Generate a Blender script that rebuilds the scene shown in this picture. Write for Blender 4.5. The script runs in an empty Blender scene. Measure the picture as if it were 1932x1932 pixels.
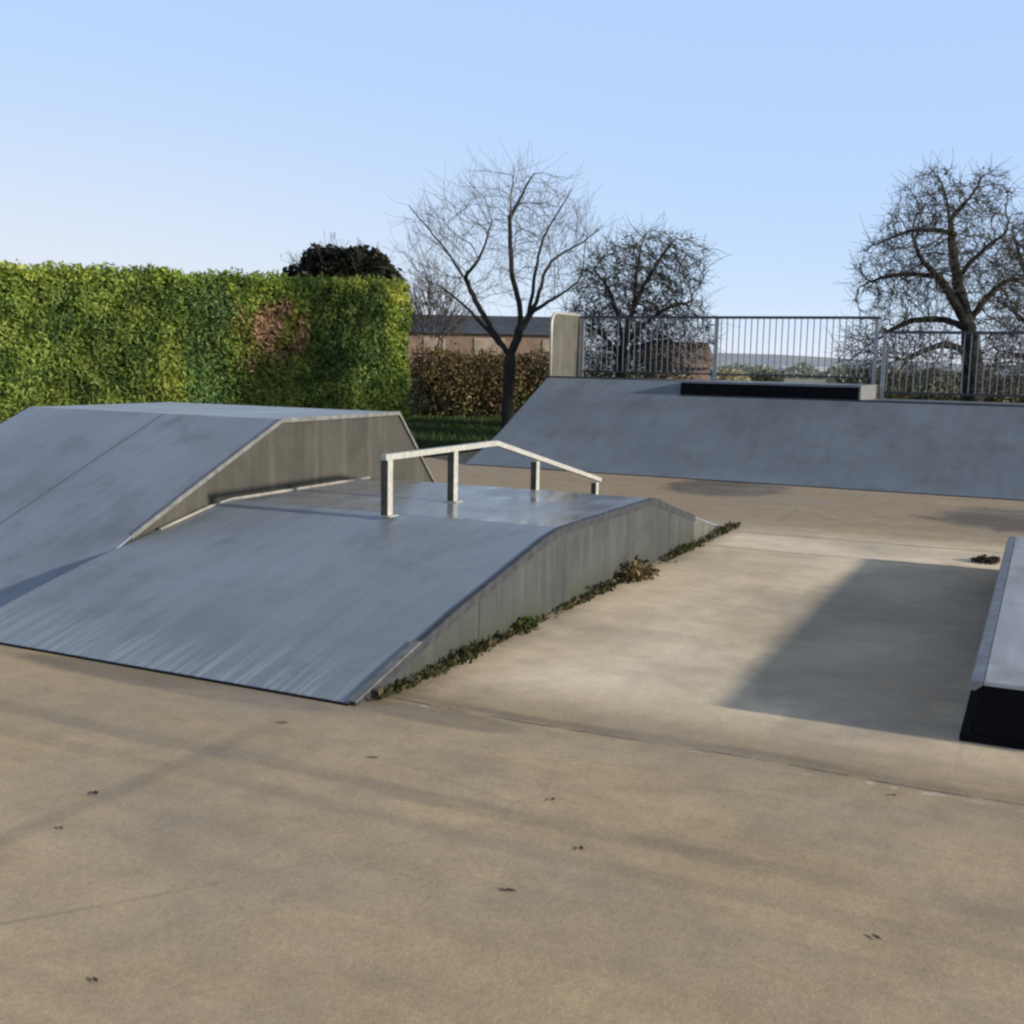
import bpy, math, random
from mathutils import Vector, Matrix, noise as mnoise
from mathutils.kdtree import KDTree
R = random.Random(7)
scene = bpy.context.scene
col = scene.collection
rad = math.radians

# ------------------------------------------------------------------ camera constants (site grid: x right along ramp fronts, y riding direction)
F, PITCH, YAW, ROLL, EYE, S = 2121.6, 0.1339, 0.4423, 0.02, 1.6, 1932.0

def at(x, y, depth):
    """point of the place lying at a pixel of the photo, a given distance ahead"""
    c, s = math.cos(ROLL), math.sin(ROLL)
    X, Y = x - S/2, y - S/2
    X, Y = X*c + Y*s, -X*s + Y*c
    up = -Y/F
    fy = math.cos(PITCH) + up*math.sin(PITCH)
    fz = -math.sin(PITCH) + up*math.cos(PITCH)
    fx = X/F
    k = depth/fy
    fx, fz = fx*k, fz*k
    return Vector((fx*math.cos(YAW) - depth*math.sin(YAW), fx*math.sin(YAW) + depth*math.cos(YAW), EYE + fz))

FWD = Vector((-math.sin(YAW), math.cos(YAW), 0))
RIGHT = Vector((math.cos(YAW), math.sin(YAW), 0))

# ------------------------------------------------------------------ object helpers
def tag(o, label=None, cat=None, group=None, kind=None):
    if label: o['label'] = label
    if cat: o['category'] = cat
    if group: o['group'] = group
    if kind: o['kind'] = kind
    return o

def thing(name, label, cat, loc=(0, 0, 0), group=None):
    o = bpy.data.objects.new(name, None)
    o.empty_display_size = .2
    col.objects.link(o)
    o.location = loc
    return tag(o, label, cat, group)

class MB:
    def __init__(self):
        self.v, self.f, self.c, self.m = [], [], [], []
    def quad(self, a, b, c, d, colr=None):
        n = len(self.v); self.v += [tuple(a), tuple(b), tuple(c), tuple(d)]
        self.f.append((n, n+1, n+2, n+3)); self.c.append(colr)
    def tri(self, a, b, c, colr=None):
        n = len(self.v); self.v += [tuple(a), tuple(b), tuple(c)]
        self.f.append((n, n+1, n+2)); self.c.append(colr)
    def box(self, x0, x1, y0, y1, z0, z1, colr=None):
        n = len(self.v)
        self.v += [(x, y, z) for z in (z0, z1) for (x, y) in ((x0, y0), (x1, y0), (x1, y1), (x0, y1))]
        for f in ((0, 3, 2, 1), (4, 5, 6, 7), (0, 1, 5, 4), (1, 2, 6, 5), (2, 3, 7, 6), (3, 0, 4, 7)):
            self.f.append(tuple(n+i for i in f)); self.c.append(colr)
    def prism(self, prof, x0, x1, colr=None):
        """profile of (y, z) points extruded along x"""
        n = len(self.v); k = len(prof)
        self.v += [(x0, y, z) for y, z in prof] + [(x1, y, z) for y, z in prof]
        self.f.append(tuple(range(n, n+k))); self.c.append(colr)
        self.f.append(tuple(range(n+2*k-1, n+k-1, -1))); self.c.append(colr)
        for i in range(k):
            j = (i+1) % k
            self.f.append((n+i, n+k+i, n+k+j, n+j)); self.c.append(colr)
    def prism_dir(self, pts, vec, colr=None):
        n = len(self.v); k = len(pts)
        self.v += [tuple(p) for p in pts] + [tuple(Vector(p)+vec) for p in pts]
        self.f.append(tuple(range(n, n+k))); self.c.append(colr)
        self.f.append(tuple(range(n+2*k-1, n+k-1, -1))); self.c.append(colr)
        for i in range(k):
            j = (i+1) % k
            self.f.append((n+i, n+k+i, n+k+j, n+j)); self.c.append(colr)
    def tube(self, pts, rads, sides=6, colr=None, cap=True):
        n0 = len(self.v); pts = [Vector(p) for p in pts]; k = len(pts)
        for i, p in enumerate(pts):
            t = (pts[min(i+1, k-1)] - pts[max(i-1, 0)])
            if t.length < 1e-9: t = Vector((0, 0, 1))
            t.normalize()
            a = t.orthogonal().normalized() if i == 0 else (a - t*a.dot(t)).normalized() if (a - t*a.dot(t)).length > 1e-6 else t.orthogonal().normalized()
            b = t.cross(a)
            for s in range(sides):
                an = 2*math.pi*s/sides
                self.v.append(tuple(p + (a*math.cos(an) + b*math.sin(an))*rads[i]))
        for i in range(k-1):
            for s in range(sides):
                s2 = (s+1) % sides
                self.f.append((n0+i*sides+s, n0+i*sides+s2, n0+(i+1)*sides+s2, n0+(i+1)*sides+s)); self.c.append(colr)
        if cap:
            self.f.append(tuple(n0+(k-1)*sides+s for s in range(sides))); self.c.append(colr)
            self.f.append(tuple(n0+s for s in reversed(range(sides)))); self.c.append(colr)
    def build(self, name, mat, parent=None, smooth=False, bevel=0):
        me = bpy.data.meshes.new(name)
        off = Vector(parent['_org']) if (parent is not None and '_org' in parent) else Vector((0, 0, 0))
        if parent is not None:
            off = wloc(parent)
        me.from_pydata([(x-off.x, y-off.y, z-off.z) for x, y, z in self.v], [], self.f)
        if any(c is not None for c in self.c):
            at_ = me.color_attributes.new('Col', 'FLOAT_COLOR', 'CORNER')
            data = []
            for f, c in zip(self.f, self.c):
                c = c or (1, 1, 1)
                data += [c[0], c[1], c[2], 1.0]*len(f)
            at_.data.foreach_set('color', data)
        if smooth:
            me.polygons.foreach_set('use_smooth', [True]*len(me.polygons))
        me.materials.append(mat)
        o = bpy.data.objects.new(name, me)
        col.objects.link(o)
        if parent is not None: o.parent = parent
        if bevel:
            b = o.modifiers.new('bevel', 'BEVEL'); b.width = bevel; b.segments = 2; b.limit_method = 'ANGLE'
        return o

def wloc(o):
    v = Vector((0, 0, 0))
    while o is not None:
        v += Vector(o.location); o = o.parent
    return v

# ------------------------------------------------------------------ material helpers
def newmat(name):
    m = bpy.data.materials.new(name); m.use_nodes = True
    nt = m.node_tree
    return m, nt, nt.nodes['Principled BSDF']

class G:
    """tiny node graph helper"""
    def __init__(self, nt): self.nt = nt
    def n(self, t, **k):
        nd = self.nt.nodes.new(t)
        for a, b in k.items(): setattr(nd, a, b)
        return nd
    def put(self, sock, v):
        if isinstance(v, bpy.types.NodeSocket): self.nt.links.new(v, sock)
        elif isinstance(v, (tuple, list)) and len(v) == 3 and sock.type == 'RGBA': sock.default_value = (*v, 1)
        else: sock.default_value = v
    def pos(self): return self.n('ShaderNodeNewGeometry').outputs['Position']
    def sep(self, v):
        s = self.n('ShaderNodeSeparateXYZ'); self.put(s.inputs[0], v); return s.outputs
    def math(self, op, a, b=0.0, clamp=False):
        m = self.n('ShaderNodeMath', operation=op, use_clamp=clamp); self.put(m.inputs[0], a); self.put(m.inputs[1], b); return m.outputs[0]
    def scalev(self, v, sc):
        m = self.n('ShaderNodeVectorMath', operation='MULTIPLY'); self.put(m.inputs[0], v); m.inputs[1].default_value = sc; return m.outputs[0]
    def noise(self, v, scale, detail=4, rough=.55, dist=0):
        t = self.n('ShaderNodeTexNoise'); self.put(t.inputs['Vector'], v)
        t.inputs['Scale'].default_value = scale; t.inputs['Detail'].default_value = detail
        t.inputs['Roughness'].default_value = rough; t.inputs['Distortion'].default_value = dist
        return t.outputs['Fac']
    def rng(self, v, a, b, c=0.0, d=1.0, smooth=False):
        m = self.n('ShaderNodeMapRange', interpolation_type='SMOOTHSTEP' if smooth else 'LINEAR')
        self.put(m.inputs[0], v)
        for i, x in enumerate((a, b, c, d)): self.put(m.inputs[i+1], x)
        return m.outputs[0]
    def mix(self, fac, a, b, blend='MIX'):
        m = self.n('ShaderNodeMix', data_type='RGBA', blend_type=blend)
        self.put(m.inputs['Factor'], fac); self.put(m.inputs['A'], a); self.put(m.inputs['B'], b)
        return m.outputs['Result']
    def bump(self, h, strength=.3, dist=.01):
        b = self.n('ShaderNodeBump'); self.put(b.inputs['Height'], h)
        b.inputs['Strength'].default_value = strength; b.inputs['Distance'].default_value = dist
        return b.outputs[0]
    def band(self, x, centre, half, soft):
        """1 inside a band of coordinate x"""
        d = self.math('ABSOLUTE', self.math('SUBTRACT', x, centre))
        return self.rng(d, half, half+soft, 1.0, 0.0, True)

def plain(name, c, rough=.7, var=.25, scale=6, metal=0.0, bump=0.0):
    m, nt, p = newmat(name); g = G(nt); ps = g.pos()
    n = g.noise(ps, scale, 5)
    k = g.mix(g.rng(n, .3, .7), tuple(x*(1-var) for x in c), tuple(x*(1+var) for x in c))
    g.put(p.inputs['Base Color'], k); p.inputs['Roughness'].default_value = rough; p.inputs['Metallic'].default_value = metal
    if bump: g.put(p.inputs['Normal'], g.bump(g.noise(ps, scale*6, 3), bump, .01))
    return m

def mat_ramp(name, c, rough, scuff=True, seams=(), seam_v=(), spec=.5, patch_amt=0.0, lip=(4.246, .5), stk=.6):
    """weathered blue-grey composite ramp sheet: streaks along the run, faint panel joints, pale wheel scuffs"""
    m, nt, p = newmat(name); g = G(nt); ps = g.pos(); x, y, z = g.sep(ps)
    big = g.noise(ps, .9, 4)
    streak = g.noise(g.scalev(ps, (9, .7, .7)), 1.0, 5, .6)
    fine = g.noise(g.scalev(ps, (40, 6, 6)), 1.0, 3, .6)
    base = g.mix(g.rng(big, .3, .7), tuple(k*.84 for k in c), tuple(k*1.14 for k in c))
    base = g.mix(g.rng(streak, .4, .68, 0, stk), base, tuple(k*1.5 for k in c))
    base = g.mix(g.rng(fine, .5, .8, 0, .25), base, tuple(k*.6 for k in c))
    # drips and dirt
    dirt = g.noise(g.scalev(ps, (3, 2.2, 2.2)), 1.0, 6, .65)
    base = g.mix(g.rng(dirt, .5, .72, 0, .45), base, (.10, .098, .09))
    if scuff:
        fade = g.rng(y, lip[0], lip[0]+lip[1], 1.0, 0.0)
        s2 = g.noise(g.scalev(ps, (24, 1.2, 1.2)), 1.0, 3, .6)
        sc = g.math('MULTIPLY', fade, g.rng(s2, .46, .64), True)
        base = g.mix(g.math('MULTIPLY', sc, .42), base, (.62, .64, .68))
    for sx in seams:
        base = g.mix(g.math('MULTIPLY', g.band(x, sx, .006, .012), .55), base, (.03, .03, .035))
    for sy in seam_v:
        base = g.mix(g.math('MULTIPLY', g.band(y, sy, .006, .015), .5), base, (.03, .03, .035))
    g.put(p.inputs['Base Color'], base)
    rr = g.rng(g.noise(g.scalev(ps, (2.5, 1.2, 1.2)), 1.0, 4), .35, .68, rough-.5*patch_amt, rough+.12)
    g.put(p.inputs['Roughness'], rr)
    p.inputs['Specular IOR Level'].default_value = spec
    g.put(p.inputs['Normal'], g.bump(g.math('ADD', g.noise(g.scalev(ps, (14, 2, 2)), 1.0, 3), g.math('MULTIPLY', fine, .4)), .12, .006))
    return m

def mat_wall(name, c, streakc, edge=True):
    """stained upright side cladding with vertical runs and grime at the foot"""
    m, nt, p = newmat(name); g = G(nt); ps = g.pos(); x, y, z = g.sep(ps)
    st = g.noise(g.scalev(ps, (5, 7, .35)), 1.0, 5, .65)
    st2 = g.noise(g.scalev(ps, (14, 20, 1.0)), 1.0, 3, .6)
    blot = g.noise(ps, 3.0, 5, .6)
    k = g.mix(g.rng(blot, .3, .7), tuple(v*.75 for v in c), tuple(v*1.2 for v in c))
    k = g.mix(g.rng(st, .5, .75, 0, .65), k, streakc)
    k = g.mix(g.rng(st2, .52, .75, 0, .4), k, tuple(v*.45 for v in c))
    foot = g.math('MULTIPLY', g.rng(z, .0, .22, 1, 0), g.rng(blot, .35, .6))
    k = g.mix(g.math('MULTIPLY', foot, .7), k, (.045, .055, .025))
    g.put(p.inputs['Base Color'], k); p.inputs['Roughness'].default_value = .8
    p.inputs['Specular IOR Level'].default_value = .25
    g.put(p.inputs['Normal'], g.bump(g.math('ADD', st2, blot), .3, .01))
    return m

def mat_leaf(name, transl=.3, rough=.55, spec=.3):
    m, nt, p = newmat(name); g = G(nt)
    a = g.n('ShaderNodeAttribute', attribute_name='Col').outputs['Color']
    g.put(p.inputs['Base Color'], a); p.inputs['Roughness'].default_value = rough
    p.inputs['Specular IOR Level'].default_value = spec
    if transl:
        t = g.n('ShaderNodeBsdfTranslucent'); g.put(t.inputs['Color'], a)
        ms = g.n('ShaderNodeMixShader'); ms.inputs[0].default_value = transl
        nt.links.new(p.outputs[0], ms.inputs[1]); nt.links.new(t.outputs[0], ms.inputs[2])
        nt.links.new(ms.outputs[0], nt.nodes['Material Output'].inputs['Surface'])
    return m

# ------------------------------------------------------------------ surveyed dimensions (metres)
FU0, FU1, FV0, FV1, FV2, FV3, FH = -5.50, -2.797, 4.246, 6.669, 8.556, 10.92, .5285      # low funbox
BL, BW0, BW1, BW2, BW3, BH = -8.29, 4.80, 7.33, 9.11, 10.17, 1.10                          # tall box
QU0, QU1, QV0, QV1, QH1, QV2, QH2, QS1, QS2, QV3 = -8.05, 4.2, 15.256, 18.405, 1.326, 17.873, 1.10, -5.45, -2.645, 19.77   # bank
LU0, LU1, LV0, LV1, LH = -.226, 1.05, 5.095, 9.80, .281                                    # ledge

# ------------------------------------------------------------------ materials
def mat_concrete():
    m, nt, p = newmat('tan_concrete'); g = G(nt); ps = g.pos(); x, y, z = g.sep(ps)
    wob = g.math('MULTIPLY', g.math('SUBTRACT', g.noise(ps, .8, 4), .5), .16)
    yw = g.math('ADD', y, wob)
    big = g.noise(ps, .32, 5, .6)
    mid = g.noise(ps, 2.2, 6, .62, .4)
    fine = g.noise(ps, 34, 4, .7)
    grit = g.noise(ps, 130, 2, .6)
    c = g.mix(g.rng(big, .3, .7), (.42, .315, .185), (.53, .41, .255))
    c = g.mix(g.rng(mid, .42, .72, 0, .55), c, (.27, .21, .14))
    c = g.mix(g.rng(mid, .2, .42, .3, 0), c, (.62, .49, .31))
    c = g.mix(g.rng(fine, .38, .7, 0, .3), c, (.18, .15, .115))
    c = g.mix(g.rng(grit, .55, .75, 0, .35), c, (.52, .45, .35))
    # sweeping trowel / drag marks along the bays
    drag = g.noise(g.scalev(ps, (.55, 7, 1)), 1.0, 5, .6, .3)
    c = g.mix(g.rng(drag, .5, .75, 0, .35), c, (.23, .195, .155))
    # paler bay beside the funbox
    bay = g.math('MULTIPLY', g.rng(yw, 4.55, 5.1, 0, 1), g.rng(yw, 10.6, 11.4, 1, 0))
    c = g.mix(g.math('MULTIPLY', bay, g.rng(g.noise(g.scalev(ps, (.9, .6, 1)), 1.0, 5, .6, .5), .32, .66, .35, 1.0)), c, (.74, .63, .465))
    c = g.mix(g.math('MULTIPLY', g.band(yw, 10.15, .22, .25), g.rng(mid, .3, .6, .4, .85)), c, (.75, .63, .47))
    # darker far bay against the bank
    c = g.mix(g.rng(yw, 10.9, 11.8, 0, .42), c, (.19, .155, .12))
    crk = g.rng(g.noise(g.scalev(ps, (2.5, 9, 1)), 1.0, 5, .7), .42, .55)
    c = g.mix(g.math('MULTIPLY', g.math('MULTIPLY', g.band(yw, 4.44, .005, .012), crk), .85), c, (.05, .04, .03))
    chip = g.rng(g.noise(g.scalev(ps, (6, 14, 1)), 1.0, 3, .6), .6, .68)
    c = g.mix(g.math('MULTIPLY', g.math('MULTIPLY', g.band(yw, 4.40, .03, .03), chip), .6), c, (.75, .68, .56))
    # construction joints
    for v, hw, soft, k, cc in ((4.50, .012, .06, .55, (.10, .085, .065)), (4.57, .10, .22, .22, (.14, .12, .10)), (3.47, .03, .05, .42, (.15, .13, .11)), (3.24, .02, .05, .28, (.15, .13, .11)),
                       (9.72, .012, .05, .4, (.13, .11, .09)), (10.7, .02, .06, .45, (.13, .11, .09)), (12.6, .01, .04, .2, (.12, .1, .08)), (1.2, .01, .03, .4, (.13, .11, .09))):
        br = g.rng(g.noise(g.scalev(ps, (1.2, 5, 1)), 1.0 + v*.01, 4, .6), .3, .6, .35, 1.0)
        c = g.mix(g.math('MULTIPLY', g.math('MULTIPLY', g.band(yw, v, hw, soft), br), k), c, cc)
    xw = g.math('ADD', x, wob)
    c = g.mix(g.math('MULTIPLY', g.band(xw, -2.99, .01, .07), g.rng(y, 4.0, 3.6, 0, .35)), c, (.15, .13, .11))
    # damp and dark patches; far-right one and funbox toe band are painted shadow
    def damp(cx, cy, rx, ry, k):  # dark ellipse, serves damp and painted shadow alike
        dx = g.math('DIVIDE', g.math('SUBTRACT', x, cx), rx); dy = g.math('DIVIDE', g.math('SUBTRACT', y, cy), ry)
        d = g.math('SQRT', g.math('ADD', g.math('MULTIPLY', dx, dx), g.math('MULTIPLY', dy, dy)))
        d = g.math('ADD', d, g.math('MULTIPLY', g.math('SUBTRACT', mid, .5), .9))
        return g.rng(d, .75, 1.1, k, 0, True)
    patch_amt = None
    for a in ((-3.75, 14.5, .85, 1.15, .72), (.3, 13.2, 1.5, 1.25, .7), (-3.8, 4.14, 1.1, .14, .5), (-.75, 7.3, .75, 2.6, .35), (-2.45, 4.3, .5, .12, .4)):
        w = damp(*a); patch_amt = w if patch_amt is None else g.math('MAXIMUM', patch_amt, w)
    c = g.mix(patch_amt, c, (.055, .05, .045))
    # dirt collected along the funbox wall
    dw = g.math('MULTIPLY', g.rng(x, FU1, FU1+.26, 1, 0), g.math('MULTIPLY', g.rng(y, 4.0, 4.6), g.rng(y, 11.2, 10.8)))
    c = g.mix(g.math('MULTIPLY', dw, g.rng(mid, .35, .65, .2, .8)), c, (.08, .07, .04))
    gp_ = g.noise(g.scalev(ps, (.5, .9, 1)), 1.0, 5, .62)
    c = g.mix(g.rng(gp_, .45, .68, 0, .62), c, (.30, .265, .215))
    mot = g.noise(ps, 7, 5, .65)
    c = g.mix(1.0, c, g.mix(g.rng(mot, .3, .7), (.90, .90, .905), (1.10, 1.095, 1.09)), 'MULTIPLY')
    grain = g.noise(ps, 75, 4, .75)
    c = g.mix(1.0, c, g.mix(g.rng(grain, .3, .7), (.87, .865, .86), (1.14, 1.14, 1.14)), 'MULTIPLY')
    vo = g.n('ShaderNodeTexVoronoi', feature='DISTANCE_TO_EDGE'); vo.inputs['Scale'].default_value = .42
    wv = g.n('ShaderNodeVectorMath', operation='ADD'); g.put(wv.inputs[0], ps); g.put(wv.inputs[1], g.mix(1.0, g.n('ShaderNodeTexNoise').outputs['Color'], (.5, .5, .5), 'MULTIPLY'))
    g.put(vo.inputs['Vector'], wv.outputs[0])
    ck = g.math('MULTIPLY', g.rng(vo.outputs['Distance'], .0, .006, 1, 0), g.rng(big, .5, .62, 0, .45))
    c = g.mix(ck, c, (.09, .075, .06))
    c = g.mix(1.0, c, (1.26, 1.245, 1.23), 'MULTIPLY')
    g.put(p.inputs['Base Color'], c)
    g.put(p.inputs['Roughness'], g.math('SUBTRACT', .88, g.math('MULTIPLY', patch_amt, .35)))
    p.inputs['Specular IOR Level'].default_value = .3
    h = g.math('ADD', g.math('MULTIPLY', fine, .6), g.math('ADD', g.math('MULTIPLY', grit, .4), g.math('MULTIPLY', mid, 1.2)))
    g.put(p.inputs['Normal'], g.bump(h, .35, .006))
    return m

RAMPC = (.225, .258, .295)
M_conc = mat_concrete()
M_fun = mat_ramp('weathered_blue_grey_sheet', RAMPC, .36, True, spec=.6, stk=.3)
M_fdeck = mat_ramp('polished_deck_sheet', (.24, .26, .285), .24, False, spec=.8, patch_amt=.3)
M_big = mat_ramp('pale_blue_grey_sheet', (.255, .288, .345), .38, False, stk=.25, seams=(-6.72,), spec=.5)
M_bank = mat_ramp('dark_blue_grey_sheet', (.175, .205, .24), .36, False, spec=.6, stk=.22)
M_ledge = mat_ramp('light_grey_sheet', (.36, .37, .39), .4, False, spec=.5)
M_wall = mat_wall('grey_side_cladding', (.066, .067, .067), (.125, .128, .128))
M_wall2 = mat_wall('brown_grey_side_cladding', (.07, .065, .054), (.12, .11, .09))
M_wall3 = mat_wall('pale_end_cladding', (.15, .145, .13), (.2, .2, .18))
M_black = plain('black_painted_steel', (.004, .0045, .006), .8, .5, 9)
M_black.node_tree.nodes['Principled BSDF'].inputs['Specular IOR Level'].default_value = .12
M_trim = plain('scuffed_steel_edge', (.21, .205, .195), .5, .35, 14, .3)
M_trimd = plain('dark_steel_edge', (.05, .052, .058), .55, .4, 14, .2)
M_galv = plain('galvanised_steel', (.50, .485, .43), .5, .2, 25, .25)
M_postshade = plain('shaded_post_face', (.075, .066, .048), .8, .3, 20)  # brown-grey tone standing in for shade on the post fronts
M_bar = plain('grey_galvanised_bars', (.36, .365, .37), .5, .2, 25, .3)
M_darkbar = plain('dark_painted_rail', (.045, .048, .055), .5, .2, 25)
M_panel = mat_wall('weathered_guard_sheet', (.105, .10, .085), (.16, .15, .13))
M_bark = plain('dark_bark', (.028, .024, .02), .9, .4, 12, 0, .4)
M_twig = plain('grey_brown_twigs', (.105, .085, .068), .9, .4, 3)
M_twigd = plain('dark_twigs', (.068, .058, .048), .9, .4, 3)
M_leaf = mat_leaf('leaf_colours')
M_dry = mat_leaf('dry_leaf_colours', .2, .8)

# ------------------------------------------------------------------ ground
def mat_grass_ground():
    m, nt, p = newmat('grass_ground'); g = G(nt); ps = g.pos()
    x, y, z = g.sep(ps)
    n = g.noise(ps, .35, 6, .6); n2 = g.noise(ps, 8, 4)
    near = g.mix(g.rng(n, .3, .7), (.022, .036, .012), (.05, .075, .02))
    near = g.mix(g.rng(n2, .35, .7, 0, .5), near, (.02, .028, .01))
    d = g.n('ShaderNodeVectorMath', operation='LENGTH'); g.put(d.inputs[0], ps); d = d.outputs['Value']
    nf = g.noise(g.scalev(ps, (.012, .03, 1)), 1.0, 4)
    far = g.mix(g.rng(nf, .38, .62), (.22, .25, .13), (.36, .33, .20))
    far = g.mix(g.rng(d, 90, 420, 0, .8), far, (.42, .46, .50))  # distance haze painted into the far grass colour
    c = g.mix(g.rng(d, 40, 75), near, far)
    g.put(p.inputs['Base Color'], c); p.inputs['Roughness'].default_value = .95
    p.inputs['Specular IOR Level'].default_value = .1
    g.put(p.inputs['Normal'], g.bump(n2, .5, .05))
    return m
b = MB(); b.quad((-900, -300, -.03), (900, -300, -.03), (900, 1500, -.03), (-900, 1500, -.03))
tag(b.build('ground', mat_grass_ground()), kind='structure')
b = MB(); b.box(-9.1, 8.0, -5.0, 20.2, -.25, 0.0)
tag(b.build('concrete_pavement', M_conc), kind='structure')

# far hills on the skyline
def mat_hill():
    m, nt, p = newmat('hazy_hill'); g = G(nt); ps = g.pos()
    n = g.noise(g.scalev(ps, (.02, .02, .06)), 1.0, 5)
    g.put(p.inputs['Base Color'], g.mix(g.rng(n, .35, .65), (.36, .42, .48), (.45, .48, .48)))  # pale blue-grey: haze is put into the hill colour
    p.inputs['Roughness'].default_value = 1; p.inputs['Specular IOR Level'].default_value = 0
    return m
b = MB(); N = 120; rows = []
for i in range(N+1):
    a = rad(-75 + 110*i/N); rr = 900
    h = 5 + 7*(mnoise.noise(Vector((i*.07, 3.1, 0)))+.6) + 2*mnoise.noise(Vector((i*.31, 9, 0)))
    ridge = []
    for k, (dr, hh) in enumerate(((0, -1), (60, .7), (110, 1.0), (240, .6), (400, -1))):
        rd = rr + dr
        ridge.append((math.sin(a)*rd, math.cos(a)*rd, h*hh if hh > 0 else -2))
    rows.append(ridge)
for i in range(N):
    for k in range(4):
        b.quad(rows[i][k], rows[i+1][k], rows[i+1][k+1], rows[i][k+1])
tag(b.build('hills', mat_hill(), smooth=True), kind='structure')

# ------------------------------------------------------------------ ramps
def sheet(prof, x0, x1, th=.014):
    """thin sheet following a polyline of (y,z)"""
    b = MB()
    low = [(y, z-th) for y, z in prof]
    for i in range(len(prof)-1):
        b.prism([low[i], low[i+1], prof[i+1], prof[i]], x0, x1)
    return b
def strip_sheet(prof, x0, x1, th=.014):
    """closed sheet with shared vertices"""
    b = MB(); b.prism([(y, z-th) for y, z in prof] + list(reversed(prof)), x0, x1); return b
def wall_poly(prof, x0, x1):
    b = MB(); b.prism(prof, x0, x1); return b

# --- low funbox
fb = thing('funbox', 'low blue-grey funbox with sloped ends and grey side wall, carrying the grind rail', 'skate ramp', ((FU0+FU1)/2, FV0, 0))
rise = [(FV0, .012), (FV0+.06, .026), (FV0+.6, .166), (FV0+1.0, .262), (FV0+1.65, .392), (FV1-.28, .492), (FV1-.12, .515), (FV1, FH-.001)]
strip_sheet(rise, FU0+.002, FU1-.03).build('front_ramp', M_fun, fb)
strip_sheet([(FV1+.003, FH), (FV2-.003, FH)], FU0+.002, FU1-.03).build('deck', M_fdeck, fb)
fall = [(FV2, FH-.001), (FV2+.12, FH-.02), (FV2+.35, FH-.085), (9.75, .25), (10.5, .085), (FV3, .012)]
strip_sheet(fall, FU0+.002, FU1-.03).build('back_ramp', M_fun, fb)
top = rise + [(FV2, FH-.001)] + fall[1:]
# right side wall in cladding panels, last one paler
def clip_prof(prof, a, c):
    def zz(y):
        for (y0, z0), (y1, z1) in zip(prof, prof[1:]):
            if y0 <= y <= y1: return z0 + (z1-z0)*(y-y0)/(y1-y0)
    return [(a, zz(a))] + [q for q in prof if a < q[0] < c] + [(c, zz(c))]
cuts = [FV0+.12, 5.5, 6.72, 7.95, 9.0, 9.74]
for a, c in zip(cuts, cuts[1:]):
    tp = clip_prof(top, a+.003, c-.003)
    w = wall_poly([(a+.003, 0.0)] + [(c-.003, 0.0)] + [(y, z-.018) for y, z in reversed(tp)], FU1-.028, FU1)
    w.build('side_panel', M_wall, fb)
tp = clip_prof(top, 9.745, FV3-.1)
o = wall_poly([(9.745, 0.0), (FV3-.1, 0.0)] + [(y, z-.018) for y, z in reversed(tp)], FU1-.06, FU1-.03).build('side_panel', M_wall3, fb)
o['label'] = 'pale end piece of the side wall'
tp = clip_prof(top, FV0+.1, FV3-.1)
wall_poly([(FV0+.1, 0.0), (FV3-.1, 0.0)] + [(y, z-.018) for y, z in reversed(tp)], FU0+.004, FU0+.03).build('inner_wall', M_wall, fb)
# edge trims
b = MB()
for i in range(len(top)-1):
    (y0, z0), (y1, z1) = top[i], top[i+1]
    if y0 > 9.7: break
    b.prism([(y0, z0-.05), (y1, z1-.05), (y1, z1+.006), (y0, z0+.006)], FU1-.0295, FU1+.004)
b.build('edge_trim', M_trimd, fb)
b = MB()
for i in range(2):
    (y0, z0), (y1, z1) = top[i], top[i+1]
    b.prism([(y0, z0+.002), (y1, z1+.002), (y1, z1+.010), (y0, z0+.010)], FU1-.04, FU1+.006)
o = b.build('edge_trim', M_trim, fb); o['label'] = 'bright worn lower edge strip'
b = MB()
for i in range(len(top)-1):
    (y0, z0), (y1, z1) = top[i], top[i+1]
    if y1 < 5.95 or y0 > 8.5: continue
    b.prism([(y0, z0+.001), (y1, z1+.001), (y1, z1+.012), (y0, z0+.012)], FU0+.004, FU0+.03)
b.build('edge_strip', plain('pale_edge_strip', (.36, .33, .28), .5, .3, 10), fb)  # paler strip along the funbox's left edge
b = MB(); b.prism([(FV0-.012, 0.001), (FV0+.03, 0.001), (FV0+.03, .008), (FV0-.012, .008)], FU0+.01, FU1-.03)
b.build('toe_gap', M_black, fb)

# --- tall box on the left
tb = thing('launch_box', 'tall pale blue-grey launch ramp box with flat top, left of the low funbox', 'skate ramp', ((BL+FU0)/2, BW0, 0))
bx1 = FU0 - .004
rise2 = [(BW0, .012), (BW0+.4, .17), (5.66, .385), (6.46, .735), (BW1-.02, 1.10)]
strip_sheet(rise2, BL, bx1).build('front_ramp', M_big, tb)
strip_sheet([(BW1-.017, BH), (BW2, BH)], BL, bx1).build('deck', mat_ramp('pale_deck_sheet', (.33, .36, .38), .3, False, spec=.7), tb)
fall2 = [(BW2+.003, BH-.001), (9.65, .54), (BW3, .012)]
strip_sheet(fall2, BL, bx1).build('back_ramp', M_big, tb)
top2 = rise2 + [(BW2, BH)] + fall2[1:]
for nm, xa, xb, mt in (('side_wall', bx1-.05, bx1-.02, M_wall2), ('side_wall', BL+.01, BL+.04, M_wall2)):
    wall_poly([(BW0+.06, 0.0), (BW3-.04, 0.0)] + [(y, z-.016) for y, z in reversed(clip_prof(top2, BW0+.06, BW3-.04))], xa, xb).build(nm, mt, tb)
b = MB()
for i in range(len(top2)-1):
    (y0, z0), (y1, z1) = top2[i], top2[i+1]
    if y0 < 5.6: continue
    b.prism([(y0, z0-.028), (y1, z1-.028), (y1, z1+.007), (y0, z0+.007)], bx1-.018, bx1+.003)
b.build('edge_trim', M_trim, tb)

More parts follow.
